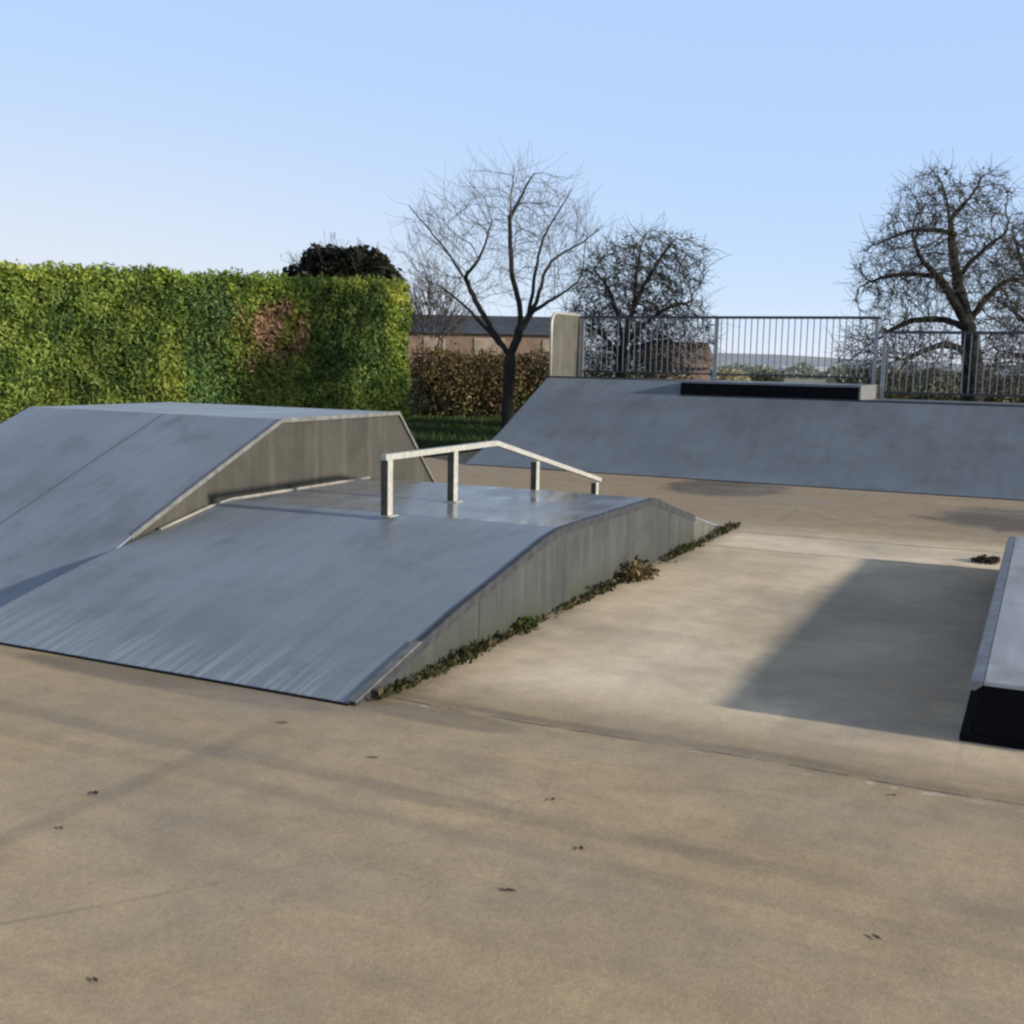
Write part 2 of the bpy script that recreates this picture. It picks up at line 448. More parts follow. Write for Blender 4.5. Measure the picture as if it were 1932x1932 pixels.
# --- wide bank at the back with raised platform
bk = thing('bank_ramp', 'wide dark blue-grey bank ramp with raised platform along the back of the park', 'skate ramp', ((QU0+QU1)/2, QV0, 0))
def qz(y): return .012 + (QH2-.012)*(y-QV0)/(QV2-QV0)
def curve(y0, y1, zt, n=8):
    out = []
    for i in range(n+1):
        t = i/n; y = y0+(y1-y0)*t
        out.append((y, .012+(zt-.012)*(t - .10*math.sin(math.pi*t)*(1-t))))
    return out
prl = curve(QV0, QV1, QH1)
strip_sheet(prl, QU0, QS1-.0004).build('riding_surface', M_bank, bk)
prr = clip_prof(prl, QV0, QV2); 
QH2 = prr[-1][1]
strip_sheet(prr, QS1+.0004, QU1).build('riding_surface', M_bank, bk)
M_deck = mat_ramp('bank_deck_sheet', (.15, .165, .18), .4, False, spec=.5)
b = MB(); b.box(QU0, QS1-.002, QV1+.002, QV3, QH1-.03, QH1); b.build('deck', M_deck, bk)
b = MB(); b.box(QS1+.002, QS2, QV2+.02, QV3, QH1-.03, QH1); b.build('deck', M_deck, bk)
b = MB(); b.box(QS2+.03, QU1, QV2+.002, QV3, QH2-.03, QH2); b.build('deck', M_deck, bk)
b = MB(); b.box(QS1, QS2, QV2+.022, QV2+.05, QH2-.1, QH1-.032); b.build('platform_face', M_black, bk)
b = MB(); b.box(QS1-.02, QS1-.003, QV2+.022, QV1+.06, QH2-.02, QH1-.031); b.build('platform_end', M_black, bk)
b = MB(); b.box(QS2-.002, QS2+.028, QV2+.01, QV3-.01, QH2-.05, QH1-.004)
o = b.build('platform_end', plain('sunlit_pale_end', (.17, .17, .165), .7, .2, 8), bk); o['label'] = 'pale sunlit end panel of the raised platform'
b = MB(); b.tube([(QS1+.01, QV2-.005, QH2-.002), (QU1, QV2-.005, QH2-.002)], [.02, .02], 8); b.build('coping', M_trimd, bk, True)
b = MB(); b.tube([(QU0, QV1-.006, QH1-.002), (QS1-.01, QV1-.006, QH1-.002)], [.02, .02], 8); b.build('coping', M_trimd, bk, True)
wall_poly([(QV0+.06, 0)] + [(QV3, 0), (QV3, QH1-.034), (QV1, QH1-.034)] + [(y, z-.03) for y, z in reversed(clip_prof(prl, QV0+.06, QV1-.02))], QU0+.004, QU0+.03).build('side_wall', M_wall, bk)
wall_poly([(QV0+.06, 0)] + [(QV3, 0), (QV3, QH2-.034), (QV2, QH2-.034)] + [(y, z-.03) for y, z in reversed(clip_prof(prr, QV0+.06, QV2-.02))], QU1-.03, QU1-.004).build('side_wall', M_wall, bk)
b = MB(); b.box(QU0+.04, QU1-.04, QV3-.06, QV3-.03, 0, QH2-.035); b.build('back_wall', M_wall, bk)
b = MB(); b.box(QU0+.01, QU1, QV0-.012, QV0+.03, .001, .009); b.build('toe_gap', M_black, bk)

# --- low ledge at the right
lg = thing('grind_ledge', 'low black-sided ledge with pale grey top, in the right foreground', 'skate ledge', ((LU0+LU1)/2, LV0, 0))
b = MB(); b.box(LU0+.035, LU1, LV0+.02, LV1-.02, 0, LH-.022); b.build('body', M_black, lg, bevel=.012)
b = MB(); b.box(LU0+.062, LU1+.02, LV0, LV1, LH-.02, LH); b.build('top_sheet', M_ledge, lg, bevel=.004)
b = MB(); b.prism_dir([(LU0, LV0, LH-.045), (LU0+.03, LV0, LH-.045), (LU0+.06, LV0, LH-.018), (LU0+.06, LV0, LH+.001), (LU0+.012, LV0, LH-.004)], Vector((0, LV1-LV0, 0)))
b.build('edge_angle', plain('ledge_edge_steel', (.24, .25, .265), .45, .25, 12, .3), lg)
b = MB(); b.box(LU0-.02, LU1, LV0+.01, LV0+.05, 0, .035); b.box(LU0-.02, LU0+.03, LV0+.052, LV1-.05, 0, .03); b.build('base_angle', M_black, lg, bevel=.006)

# ------------------------------------------------------------------ grind rail over the funbox
RU = -4.03; RZ = .955
gr = thing('grind_rail', 'pale galvanised kinked grind rail on four posts across the low funbox', 'grind rail', (RU, 6.5, FH))
def fallz(y):
    for (y0, z0), (y1, z1) in zip(fall, fall[1:]):
        if y0 <= y <= y1: return z0+(z1-z0)*(y-y0)/(y1-y0)
    return FH
RV0, RVK, RV1_ = 6.50, 8.17, 10.50
RZ1 = RZ - .505
hw = .025
b = MB()
for (ya, za, yb, zb) in ((RV0-.035, RZ, RVK, RZ), (RVK, RZ, RV1_+.05, RZ1)):
    b.prism([(ya, za-.042), (yb, zb-.042), (yb, zb), (ya, za)], RU-hw, RU+hw)
b.build('rail_bar', M_galv, gr, bevel=.004)
def railz(y): return RZ if y < RVK else RZ + (RZ1-RZ)*(y-RVK)/(RV1_-RVK)
for yy in (6.52, 7.46, 8.98, 10.44):
    zb = FH if yy < FV2 else fallz(yy)
    zt = railz(yy) - .0425 - (.008 if yy > RVK else 0)
    p = MB(); p.box(RU-.024, RU+.024, yy-.03, yy+.032, zb+.008, zt); po = p.build('post', M_galv, gr, bevel=.003)
    q = MB(); q.box(RU-.055, RU+.055, yy-.055, yy+.055, zb+.001, zb+.0075); q.build('foot_plate', M_galv, po)
    q = MB(); q.box(RU-.03, RU+.021, yy-.038, yy-.0305, zb+.008, zt+.012 if yy < 7 else zt-.004); q.build('shade_plate', M_postshade, po)  # added plate: the post's shaded front painted dark

# ------------------------------------------------------------------ guard railing on the bank
def railing(name, label, x0, x1, zd, post_x, h=1.12):
    t = thing(name, label, 'railing', ((x0+x1)/2, QV3-.08, zd), 'guard railings along the back of the bank')
    y = QV3-.08
    b = MB(); b.box(x0, x1, y-.025, y+.025, zd+h-.045, zd+h); b.build('top_rail', M_darkbar, t)
    b = MB(); b.box(x0, x1, y-.02, y+.02, zd+.09, zd+.12); b.build('bottom_rail', M_darkbar, t)
    for px in post_x:
        b = MB(); b.box(px-.03, px+.03, y-.031, y+.031, zd+.001, zd+h-.046); b.build('post', M_bar, t)
    n = int((x1-x0)/.105); proto = None
    for i in range(1, n):
        xx = x0 + (x1-x0)*i/n
        if any(abs(xx-px) < .05 for px in post_x): continue
        if proto is None:
            b = MB(); b.box(xx-.0072, xx+.0072, y-.0072, y+.0072, zd+.121, zd+h-.046); proto = b.build('bar', M_bar, t); px0 = xx
        else:
            c = proto.copy(); col.objects.link(c); c.parent = t; c.location = (xx-px0, 0, 0)
    return t
railing('guard_railing', 'tall upright-bar railing behind the raised platform, left of the other', QU0+.06, QS2, QH1, (QU0+.1, -5.4, QS2-.04))
railing('guard_railing', 'lower upright-bar railing at right, behind the wide low deck', QS2+.06, QU1, QH2, (QS2+.1, .3, QU1-.05))
gp = thing('safety_barrier', 'upright grey end panel with rounded top corner at the left of the bank deck', 'guard panel', (QU0+.03, QV1+.7, QH1))
pts = []; y0, y1, z0, z1, r_ = QV1+.02, QV3-.02, QH1+.002, QH1+1.13, .22
pts += [(y0, z0), (y1, z0), (y1, z1)]
for i in range(7):
    a = math.pi/2 + math.pi/2*i/6
    pts.append((y0+r_+r_*math.cos(a), z1-r_+r_*math.sin(a)))
wall_poly(pts, QU0+.012, QU0+.03).build('sheet', M_panel, gp)
b = MB(); fr = [(QU0+.021, y0, z0)] + [(QU0+.021, y, z) for y, z in reversed(pts[3:])] + [(QU0+.021, y1, z1)]
b.tube(fr, [.026]*len(fr), 6); b.build('frame', M_galv, gp, True)

# ------------------------------------------------------------------ vegetation helpers
def rvec():
    while True:
        v = Vector((R.uniform(-1, 1), R.uniform(-1, 1), R.uniform(-1, 1)))
        if .05 < v.length < 1: return v.normalized()
def leaf(mb, p, size, c, asp=.5, nrm=None):
    d = rvec(); n = (nrm if nrm is not None else rvec())
    s = d.cross(n)
    if s.length < 1e-3: s = d.orthogonal()
    s.normalize(); d = d*size; s = s*size*asp
    mb.quad(p-d, p+s*1.0, p+d, p-s, c)
def vary(c, k=.3):
    f = 1 + R.uniform(-k, k); return (c[0]*f*(1+R.uniform(-.1, .1)), c[1]*f, c[2]*f*(1+R.uniform(-.15, .15)))

MINR = .0036
def twig_tree(mbs, p, d, length, r, lvl, maxlvl, up=.15, wob=.25, tips=None, kids=(4, 7), spread=(.5, 1.0), shrink=.55):
    """random branch: polyline plus children"""
    n = 4 if lvl >= 2 else 6
    pts = [p.copy()]; d = d.normalized(); step = length/n
    for i in range(n):
        d = (d + rvec()*wob + Vector((0, 0, up*.5))).normalized()
        pts.append(pts[-1] + d*step)
    rads = [max(r*(1-.85*i/n), MINR) for i in range(n+1)]
    mbs[min(lvl, len(mbs)-1)].tube(pts, rads, 3 if lvl >= 2 else 5, cap=False)
    if tips is not None and lvl >= maxlvl-1: tips += pts[1:] if lvl == maxlvl else pts[2:]
    if lvl < maxlvl: sprout(mbs, pts, rads, length, lvl, maxlvl, up, wob, tips, kids, spread, shrink)

def sprout(mbs, pts, rads, length, lvl, maxlvl, up, wob, tips, kids, spread, shrink, t0=.2):
    k = R.randint(*kids)
    for j in range(k):
        t = t0 + (1-t0)*(j+R.random())/k
        f = t*(len(pts)-1); i = min(int(f), len(pts)-2)
        q = pts[i].lerp(pts[i+1], f-i); tg = (pts[i+1]-pts[i]).normalized()
        side = (rvec() - tg*0); side = (side - tg*side.dot(tg)).normalized()
        a = R.uniform(*spread)
        dd = tg*math.cos(a) + side*math.sin(a) + Vector((0, 0, up))
        twig_tree(mbs, q, dd, length*shrink*R.uniform(.6, 1.15)*(1.22-.8*t), max(rads[i]*.55, .004), lvl+1, maxlvl, up, wob, tips, kids, spread, shrink)

def px_limb(base_px, base, depth, pts_px, jit=.35):
    k = depth/F; out = []; off = R.uniform(-1, 1)*jit
    for i, (x, y) in enumerate(pts_px):
        out.append(base + RIGHT*((x-base_px[0])*k) + Vector((0, 0, (base_px[1]-y)*k)) + FWD*(off*i + R.uniform(-.1, .1)*jit))
    return out
def smooth(pts, it=1):
    for _ in range(it):
        o = [pts[0]]
        for a, b_ in zip(pts, pts[1:]): o += [a.lerp(b_, .25), a.lerp(b_, .75)]
        o.append(pts[-1]); pts = o
    return pts

def px_tree(name, label, base_px, depth, limbs, envs, n_att, trunk_r, leaves=None, twigmat=M_twig, step=.11, kill=.2, reach=1.3, tip=.0042, spray=2, spray_len=(.15, .4), up=.1, wig=.35, jit=.3, limb_r=.03, seed=1):
    """Tree whose main limbs follow the photo and whose finer branches colonise the crown volume.
    limbs: pixel polylines, the first is the trunk; envs: (cx, cy, rx, ry, depth radius in m, weight) crown ellipses"""
    global R
    R = random.Random(seed)
    base = at(base_px[0], base_px[1], depth); k = depth/F
    t = thing(name, label, 'tree', (base.x, base.y, 0))
    P, par, minr = [], [], {}
    def add(p, pa):
        P.append(p); par.append(pa); return len(P)-1
    for li, pl in enumerate(limbs):
        pts = px_limb(base_px, base, depth, pl, 0 if li == 0 else jit)
        if li == 0: pts[0].z = -.05
        pts = smooth(pts, 2); mine = []
        if li == 0: last = add(pts[0], -1)
        else: last = min(range(len(P)), key=lambda q: (P[q]-pts[0]).length)
        cur = P[last]
        for a in pts[1:]:
            while (a-cur).length > step:
                cur = cur + (a-cur).normalized()*step
                last = add(cur + rvec()*.012, last); mine.append(last)
        for q, nd in enumerate(mine): minr[nd] = limb_r*(1-q/len(mine)) + tip*2.2
    nlimb = len(P)
    att = []; tw = sum(e[5] for e in envs)
    for e in envs:
        for q in range(int(n_att*e[5]/tw)):
            v = rvec()*(R.random()**.36)
            p = base + RIGHT*((e[0]-base_px[0])*k + v.x*e[2]*k) + Vector((0, 0, (base_px[1]-e[1])*k + v.z*e[3]*k)) + FWD*(v.y*e[4])
            if p.z > .25: att.append(p)
    for it in range(75):
        kd = KDTree(len(P))
        for q, p in enumerate(P): kd.insert(p, q)
        kd.balance()
        pull = {}; keep = []
        for a in att:
            co, q, dist = kd.find(a)
            if dist < kill: continue
            keep.append(a)
            if dist < reach and q > 3: pull.setdefault(q, Vector((0, 0, 0))); pull[q] += (a-co).normalized()
        att = keep
        if not pull: break
        for q, d in pull.items():
            d = d.normalized()
            if par[q] >= 0: d = d + (P[q]-P[par[q]]).normalized()*.45
            d = (d + rvec()*wig + Vector((0, 0, up))).normalized()
            add(P[q] + d*step, q)
    n = len(P); kids = [[] for _ in range(n)]
    for q in range(n):
        if par[q] >= 0: kids[par[q]].append(q)
    cnt = [0.0]*n
    for q in range(n-1, -1, -1):
        cnt[q] = max(1.0, sum(cnt[c] for c in kids[q])) if kids[q] else 1.0
    ex = math.log(max(cnt[0], 2))/math.log(trunk_r/tip)
    rad_ = [tip*c**(1/ex) for c in cnt]
    for q, m_ in minr.items(): rad_[q] = max(rad_[q], m_)
    trunk, crown, tips = MB(), MB(), []
    def chain(q0):
        out = [par[q0]] if par[q0] >= 0 else []
        q = q0
        while True:
            out.append(q)
            if not kids[q]: break
            nx = max(kids[q], key=lambda c: cnt[c])
            for c in kids[q]:
                if c != nx: stack.append(c)
            q = nx
        return out
    stack = [0]
    while stack:
        q0 = stack.pop(); ch = chain(q0)
        pts = [P[q] for q in ch]; rs = [rad_[q] for q in ch]
        if q0 != 0: rs[0] = rad_[q0]
        else:
            for m_ in range(min(6, len(rs))): rs[m_] *= 1 + .06*(6-m_)
        big = rs[0] > .03
        (trunk if big else crown).tube(pts, rs, 8 if rs[0] > .06 else 5 if big else 3, cap=False)
        for q in ch[1:]:
            if rad_[q] < tip*2.6: tips.append((P[q], (P[q]-P[par[q]]).normalized()))
    for p, d in tips:
        if R.random() > spray/3: continue
        for m_ in range(R.choice((1, 1, 2))):
            dd = (d + rvec()*.9 + Vector((0, 0, up))).normalized(); L = R.uniform(*spray_len)
            a = p + dd*L*.5; b_ = a + (dd + rvec()*.35 + Vector((0, 0, up))).normalized()*L*.5
            crown.tube([p, a, b_], [tip*.8, tip*.65, tip*.4], 3, cap=False)
    trunk.build('trunk', M_bark, t, True)
    crown.build('crown', twigmat, t)
    if leaves:
        size, cnt_, cols, sprd = leaves
        lm = MB()
        for q in range(cnt_):
            lm_p = R.choice(tips)[0] + rvec()*R.uniform(0, sprd)
            leaf(lm, lm_p, size*R.uniform(.6, 1.3), vary(R.choice(cols)))
        lm.build('foliage', M_leaf, t)
    return t

# --- bare tree in the middle
def p3(x, y): return (943.4+.5117*x, 235.8+.5117*y)
px_tree('bare_tree', 'leafless tree with open spreading branches, beside the left end of the bank', (960, 790), 26, [
    [(960, 790), (957, 740), (960, 695), (963, 655)],
    [(960, 675), (925, 625), (897, 580), (872, 530), (845, 490), (805, 440), (770, 402), (750, 376)],
    [(958, 670), (930, 640), (902, 610), (863, 572), (823, 541), (795, 530)],
    [(964, 665), (979, 626), (975, 568), (960, 533), (956, 470), (954, 404), (962, 335)],
    [(956, 420), (985, 365), (1000, 340)],
    [(985, 620), (999, 572), (1007, 490), (1022, 439), (1050, 392), (1072, 350)],
    [(990, 612), (1010, 568), (1026, 494), (1081, 466), (1126, 430)],
    [(1000, 590), (1030, 572), (1060, 552), (1090, 532)],
    [(872, 530), (905, 490), (915, 450), (925, 420)],
], [(945, 480, 190, 150, 1.9, 1), (985, 420, 110, 72, 1.4, .5), (820, 490, 80, 95, 1.0, .35), (1065, 490, 85, 80, 1.2, .3)], 1300, .135, twigmat=M_twig, step=.13, kill=.23, reach=.9, spray=3, spray_len=(.3, .85), up=.3, wig=.24, tip=.0046, limb_r=.045, seed=12)

# --- hawthorn-like trees behind the railing
OL = [(.10, .095, .035), (.06, .06, .024), (.12, .10, .045), (.045, .045, .022), (.14, .11, .06)]
px_tree('bushy_tree', 'round bushy thorn tree thick with twigs, behind the railing beside the guard panel', (1172, 722), 24, [
    [(1172, 722), (1168, 690), (1172, 655), (1182, 620)],
    [(1172, 660), (1182, 600), (1204, 545), (1235, 490), (1258, 460)],
    [(1172, 650), (1158, 590), (1138, 545), (1112, 520)],
    [(1178, 640), (1190, 570), (1192, 500), (1200, 455)],
    [(1175, 650), (1225, 600), (1268, 575), (1300, 570)],
    [(1172, 668), (1215, 650), (1262, 640), (1300, 655)],
    [(1165, 670), (1130, 630), (1100, 612)],
], [(1200, 565, 132, 130, 1.5, 1), (1150, 600, 95, 95, 1.3, .6), (1240, 640, 112, 70, 1.2, .75), (1115, 655, 62, 68, .9, .4), (1255, 500, 75, 60, .9, .25)], 4300, .12, leaves=(.026, 13000, OL, .14), twigmat=M_twigd, step=.085, kill=.135, spray=3, spray_len=(.12, .62), up=.0, wig=.6, tip=.0058, jit=.25, seed=5)
px_tree('leaning_tree', 'dark leaning tree with forked trunk and wiry crown, right behind the lower railing', (1838, 770), 21, [
    [(1838, 770), (1834, 720), (1826, 661), (1808, 590)],
    [p3(1690, 692), p3(1655, 560), p3(1640, 420), p3(1640, 330), p3(1620, 230), p3(1570, 160)],
    [p3(1722, 790), p3(1640, 660), p3(1560, 570), p3(1490, 520), p3(1450, 450)],
    [p3(1560, 570), p3(1470, 560), p3(1390, 575), p3(1330, 610)],
    [p3(1640, 420), p3(1560, 400), p3(1470, 410), p3(1390, 450)],
    [p3(1640, 340), p3(1700, 270), p3(1735, 200)],
    [p3(1660, 570), p3(1720, 480), p3(1790, 420)],
    [p3(1715, 720), p3(1760, 640), p3(1810, 600), p3(1850, 570)],
    [p3(1712, 760), p3(1620, 720), p3(1520, 725), p3(1430, 780)],
    [p3(1730, 850), p3(1620, 810), p3(1520, 840), p3(1440, 880)],
], [(1765, 490, 152, 125, 1.6, 1), (1735, 392, 60, 62, .8, .3), (1825, 385, 52, 55, .8, .25), (1680, 530, 88, 80, 1.0, .4), (1690, 665, 120, 72, 1.1, .9), (1875, 560, 100, 125, 1.1, .5), (1880, 690, 90, 62, .9, .4)], 4800, .19, leaves=(.024, 8500, OL, .12), twigmat=M_twigd, step=.08, kill=.125, reach=1.0, spray=3, spray_len=(.1, .5), up=.02, wig=.6, tip=.0052, jit=.2, seed=21)
px_tree('thorn_tree', 'wiry half-hidden thorn tree at the right edge of the photo', (1968, 770), 23, [
    [(1968, 770), (1965, 700), (1955, 640), (1948, 590)],
    [(1950, 600), (1930, 540), (1915, 480), (1908, 430)],
    [(1950, 600), (1960, 520), (1965, 450), (1960, 400)],
    [(1955, 640), (1915, 600), (1890, 575)],
    [(1955, 640), (2000, 580), (2030, 520), (2050, 480)],
    [(1960, 690), (1920, 670), (1890, 665)],
    [(1962, 690), (2010, 650), (2050, 630)],
], [(1965, 540, 110, 165, 1.4, 1), (1925, 650, 75, 80, .9, .45), (1905, 500, 45, 90, .8, .3)], 3000, .15, leaves=(.025, 5500, OL, .14), twigmat=M_twigd, step=.09, kill=.14, spray=3, spray_len=(.12, .42), up=.02, wig=.6, tip=.0056, jit=.25, seed=33)
R = random.Random(77)

# --- clipped hedge at the left
h_r = at(772, 760, 29.4); h_l = at(-160, 760, 22.2)
h_r.z = h_l.z = 0
hd = (h_r-h_l); HL = hd.length; hd.normalize(); hn = Vector((hd.y, -hd.x, 0))     # hn: towards the park
if hn.dot(-FWD) < 0: hn = -hn
HH, HD = 3.42, 1.5
hg = thing('hedge', 'long clipped green hedge with dead brown patch, behind the launch box', 'hedge', (h_l+h_r)/2)
b = MB(); core = [h_l+hn*-.38, h_r+hn*-.38-hd*.4, h_r-hn*(HD-.2)-hd*.4, h_l-hn*(HD-.2)]
n0 = len(b.v)
b.prism_dir([Vector((p.x, p.y, .02)) for p in core], Vector((0, 0, HH-.26)), (.02, .03, .01))
b.build('core', M_leaf, hg)
greens = [(.075, .12, .03), (.135, .195, .04), (.185, .245, .05), (.25, .295, .06), (.33, .35, .08)]
def hedge_top(s): return HH - .2*(1-s/HL) + .13*mnoise.noise(Vector((s*1.1, 0, 1))) + .07*mnoise.noise(Vector((s*4.3, 0, 1)))
fol, dead = MB(), MB()
def bump_h(s, z): return  .16*mnoise.noise(Vector((s*.9, z*.9, 2.2))) + .10*mnoise.noise(Vector((s*2.6, z*2.6, 7)))
def hedge_leaf(p, s, z, front):
    k = mnoise.noise(Vector((s*.55, z*.55, 4.4))); k2 = mnoise.noise(Vector((s*2.1, z*2.1, 9.4)))
    c = greens[min(4, max(0, int(2 + 2.6*(k*.6+k2*.8) + R.uniform(-1, 1))))]
    sh = 1.18 + .5*mnoise.noise(Vector((s*.8, z*1.1, 14.4))); c = vary((c[0]*sh, c[1]*sh, c[2]*sh), .13)  # broad soft shading clumps painted into the leaf colour
    u = HL - s                                           # metres from the right end
    mb = fol
    if front:
        # dead patch
        du = (u-3.75)/.85; dz = (z-2.05)/.72
        q = du*du*.8 + dz*dz*.8 + 1.1*k2 + .7*k + .5*mnoise.noise(Vector((s*5, z*5, 3))) + R.uniform(-.35, .35)
        if q < .75 and R.random() < .9: c = vary((.33, .205, .125), .35); mb = dead
        elif q < 1.2: c = vary((.24, .22, .06), .3)
        elif .75 < u < 2.75 and z > .9 + .3*k: c = (c[0]*.58, c[1]*.68, c[2]*.85)      # darker conifer
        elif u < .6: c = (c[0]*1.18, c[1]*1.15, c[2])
        elif 5.0 < u < 6.0 and k2 > -.4: c = (c[0]*.6, c[1]*.72, c[2])
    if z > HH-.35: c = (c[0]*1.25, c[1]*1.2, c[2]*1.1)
    leaf(mb, p, R.uniform(.035, .085), c, .42)
for i in range(62000):
    s = R.uniform(0, HL); z = R.uniform(.0, hedge_top(s))
    dpt = bump_h(s, z) - abs(R.gauss(0, .13))
    p = h_l + hd*s + hn*dpt + Vector((0, 0, z))
    hedge_leaf(p, s, z, True)
for i in range(20000):
    s = R.uniform(0, HL); w = R.uniform(0, HD)
    if R.random() < .35: w = abs(R.gauss(0, .2))
    z = hedge_top(s) + .05*mnoise.noise(Vector((s*4, w*3, 1))) - abs(R.gauss(0, .07)) + (.22*R.random()**7)
    hedge_leaf(h_l + hd*s - hn*w + Vector((0, 0, z)), s, HH, False)
for i in range(3500):
    w = R.uniform(0, HD); z = R.uniform(0, HH)
    hedge_leaf(h_r - hn*w + hd*(bump_h(w+50, z)-abs(R.gauss(0, .08))) + Vector((0, 0, z)), HL, z, False)
fol.build('foliage', M_leaf, hg)
o = dead.build('dead_foliage', M_dry, hg); o['label'] = 'dead reddish brown patch'

# --- generic leafy bush
def bush(name, label, c, rx, ry, rz, cnt, cols, size, cat='bush', stems=6, mat=None, flat=0, group=None, core=True, twigs=0):
    c = Vector(c); t = thing(name, label, cat, (c.x, c.y, 0), group)
    b = MB()
    for i in range(stems):
        a = R.uniform(0, 6.28); e = c + Vector((math.cos(a)*rx*.5, math.sin(a)*ry*.5, R.uniform(0, rz*.4)))
        p0 = Vector((c.x+math.cos(a)*.1, c.y+math.sin(a)*.1, -.04))
        b.tube([p0, p0.lerp(e, .5)+rvec()*.06, e], [.05, .035, .015], 5)
    b.build('stem', M_bark, t)
    lm = MB(); tw = [MB(), MB(), MB()]
    for i in range(cnt):
        d = rvec(); rr = R.random()**.35
        k = 1 + .22*mnoise.noise(d*2.2 + c) + .14*mnoise.noise(d*5.5 + c)
        p = c + Vector((d.x*rx, d.y*ry, d.z*rz))*rr*k
        if p.z < 0.02: continue
        kk = mnoise.noise(p*1.1)
        cc = cols[min(len(cols)-1, max(0, int(len(cols)*(.5+.55*kk) + R.uniform(-.8, .8))))]
        leaf(lm, p, size*R.uniform(.6, 1.3), vary(cc))
    lm.build('foliage', mat or M_leaf, t)
    if twigs:
        for i in range(twigs):
            d = rvec(); d.z = abs(d.z)*.8+.25
            p = c + Vector((d.x*rx, d.y*ry, d.z*rz))*.7
            twig_tree(tw, p, d + Vector((0, 0, .4)), R.uniform(.35, .8)*max(rz, .6), .014, 1, 3, .1, .25, None, (3, 4))
        m2 = MB()
        for w in tw:
            n = len(m2.v); m2.v += w.v; m2.f += [tuple(i+n for i in f) for f in w.f]; m2.c += w.c
        m2.build('crown', M_twigd, t)
    return t
DK = [(.008, .011, .005), (.014, .017, .008), (.02, .022, .01)]
p = at(645, 535, 33)
bush('yew_tree', 'dark domed evergreen rising behind the hedge with bare twigs on top', (p.x, p.y, 3.5), 1.85, 1.5, 1.22, 19000, DK, .1, 'tree', twigs=30)
p = at(812, 590, 33)
bush('bare_shrub', 'purplish leafless shrub between the hedge and the bare tree', (p.x, p.y, 1.9), 1.0, .9, 1.7, 300, [(.05, .04, .03)], .05, 'shrub', twigs=150)
# brown beech hedge below the bare tree
BR = [(.07, .06, .03), (.13, .10, .045), (.20, .135, .065), (.12, .12, .04), (.34, .26, .13)]
for i, (px_, w, hgt, lab) in enumerate(((838, 1.5, 1.75, 'brown leaved bush close against the end of the green hedge'), (925, 1.3, 1.7, 'tan and brown bush directly behind the bare tree trunk'), (1020, 1.4, 1.7, 'olive brown bush between the bare tree and the guard panel'))):
    p = at(px_, 700, 32.5)
    bush('brown_bush', lab, (p.x, p.y, hgt*.5), w, .8, hgt*.62, 9000, BR[max(0, i-1):] if i < 2 else BR[:4], .052, 'bush', mat=M_dry, group='brown bushes below the bare tree')
# low undergrowth beyond the railing at the right
OLV = [(.05, .055, .026), (.08, .085, .035), (.12, .115, .05), (.16, .15, .07)]
for px_, dep, w, hgt, lab in ((1640, 24, 1.0, 1.4, 'olive undergrowth bush behind the railing, left of the leaning tree'), (1760, 25, 1.2, 1.45, 'dark olive bush behind the railing at the foot of the leaning tree'), (1905, 25, 1.2, 1.45, 'low olive bush behind the railing at the right edge'), (1200, 27, 1.5, 1.9, 'dark bush low behind the bushy thorn tree')):
    p = at(px_, 720, dep)
    bush('bush', lab, (p.x, p.y, hgt*.5), w, .8, hgt*.6, 3000, OLV, .06, 'bush', twigs=12, group='bushes beyond the railing')
p = at(1445, 706, 60)
bush('bush', 'small dark bush out in the pale field beyond the railing', (p.x, p.y, .55), 1.0, 1.0, .75, 1500, OLV, .11, 'bush', group='bushes beyond the railing')
p = at(1378, 700, 50)
bush('bush', 'sunlit pale straw-coloured bush beyond the railing, right of the bushy thorn tree', (p.x, p.y, .7), .9, .9, .75, 1800, [(.42, .36, .19), (.5, .44, .27), (.3, .28, .12)], .09, 'bush', mat=M_dry, group='bushes beyond the railing')
# ragged field hedges far off
for px0, px1, dep, hgt, lab in ((1330, 1700, 150, 2.2, 'hazy far hedgerow across the field between the trees'), (1560, 2100, 110, 2.0, 'hazy olive hedgerow across the field at the right')):
    a, c = at(px0, 690, dep), at(px1, 690, dep)
    t = thing('hedgerow', lab, 'hedge', ((a.x+c.x)/2, (a.y+c.y)/2, 0), 'far hedgerows')
    lm = MB(); d = c-a; d.z = 0
    for i in range(3500):
        s = R.random(); q = a + d*s; k = .7+.6*mnoise.noise(Vector((s*9, dep, 0)))
        q = Vector((q.x, q.y, R.random()*hgt*max(.25, k))) + FWD*R.uniform(-.8, .8)
        leaf(lm, q, R.uniform(.15, .35), vary(R.choice([(.34, .36, .27), (.40, .40, .30), (.30, .33, .26)]), .2))  # leaf colours paled to paint in the haze
    lm.build('foliage', M_dry, t)

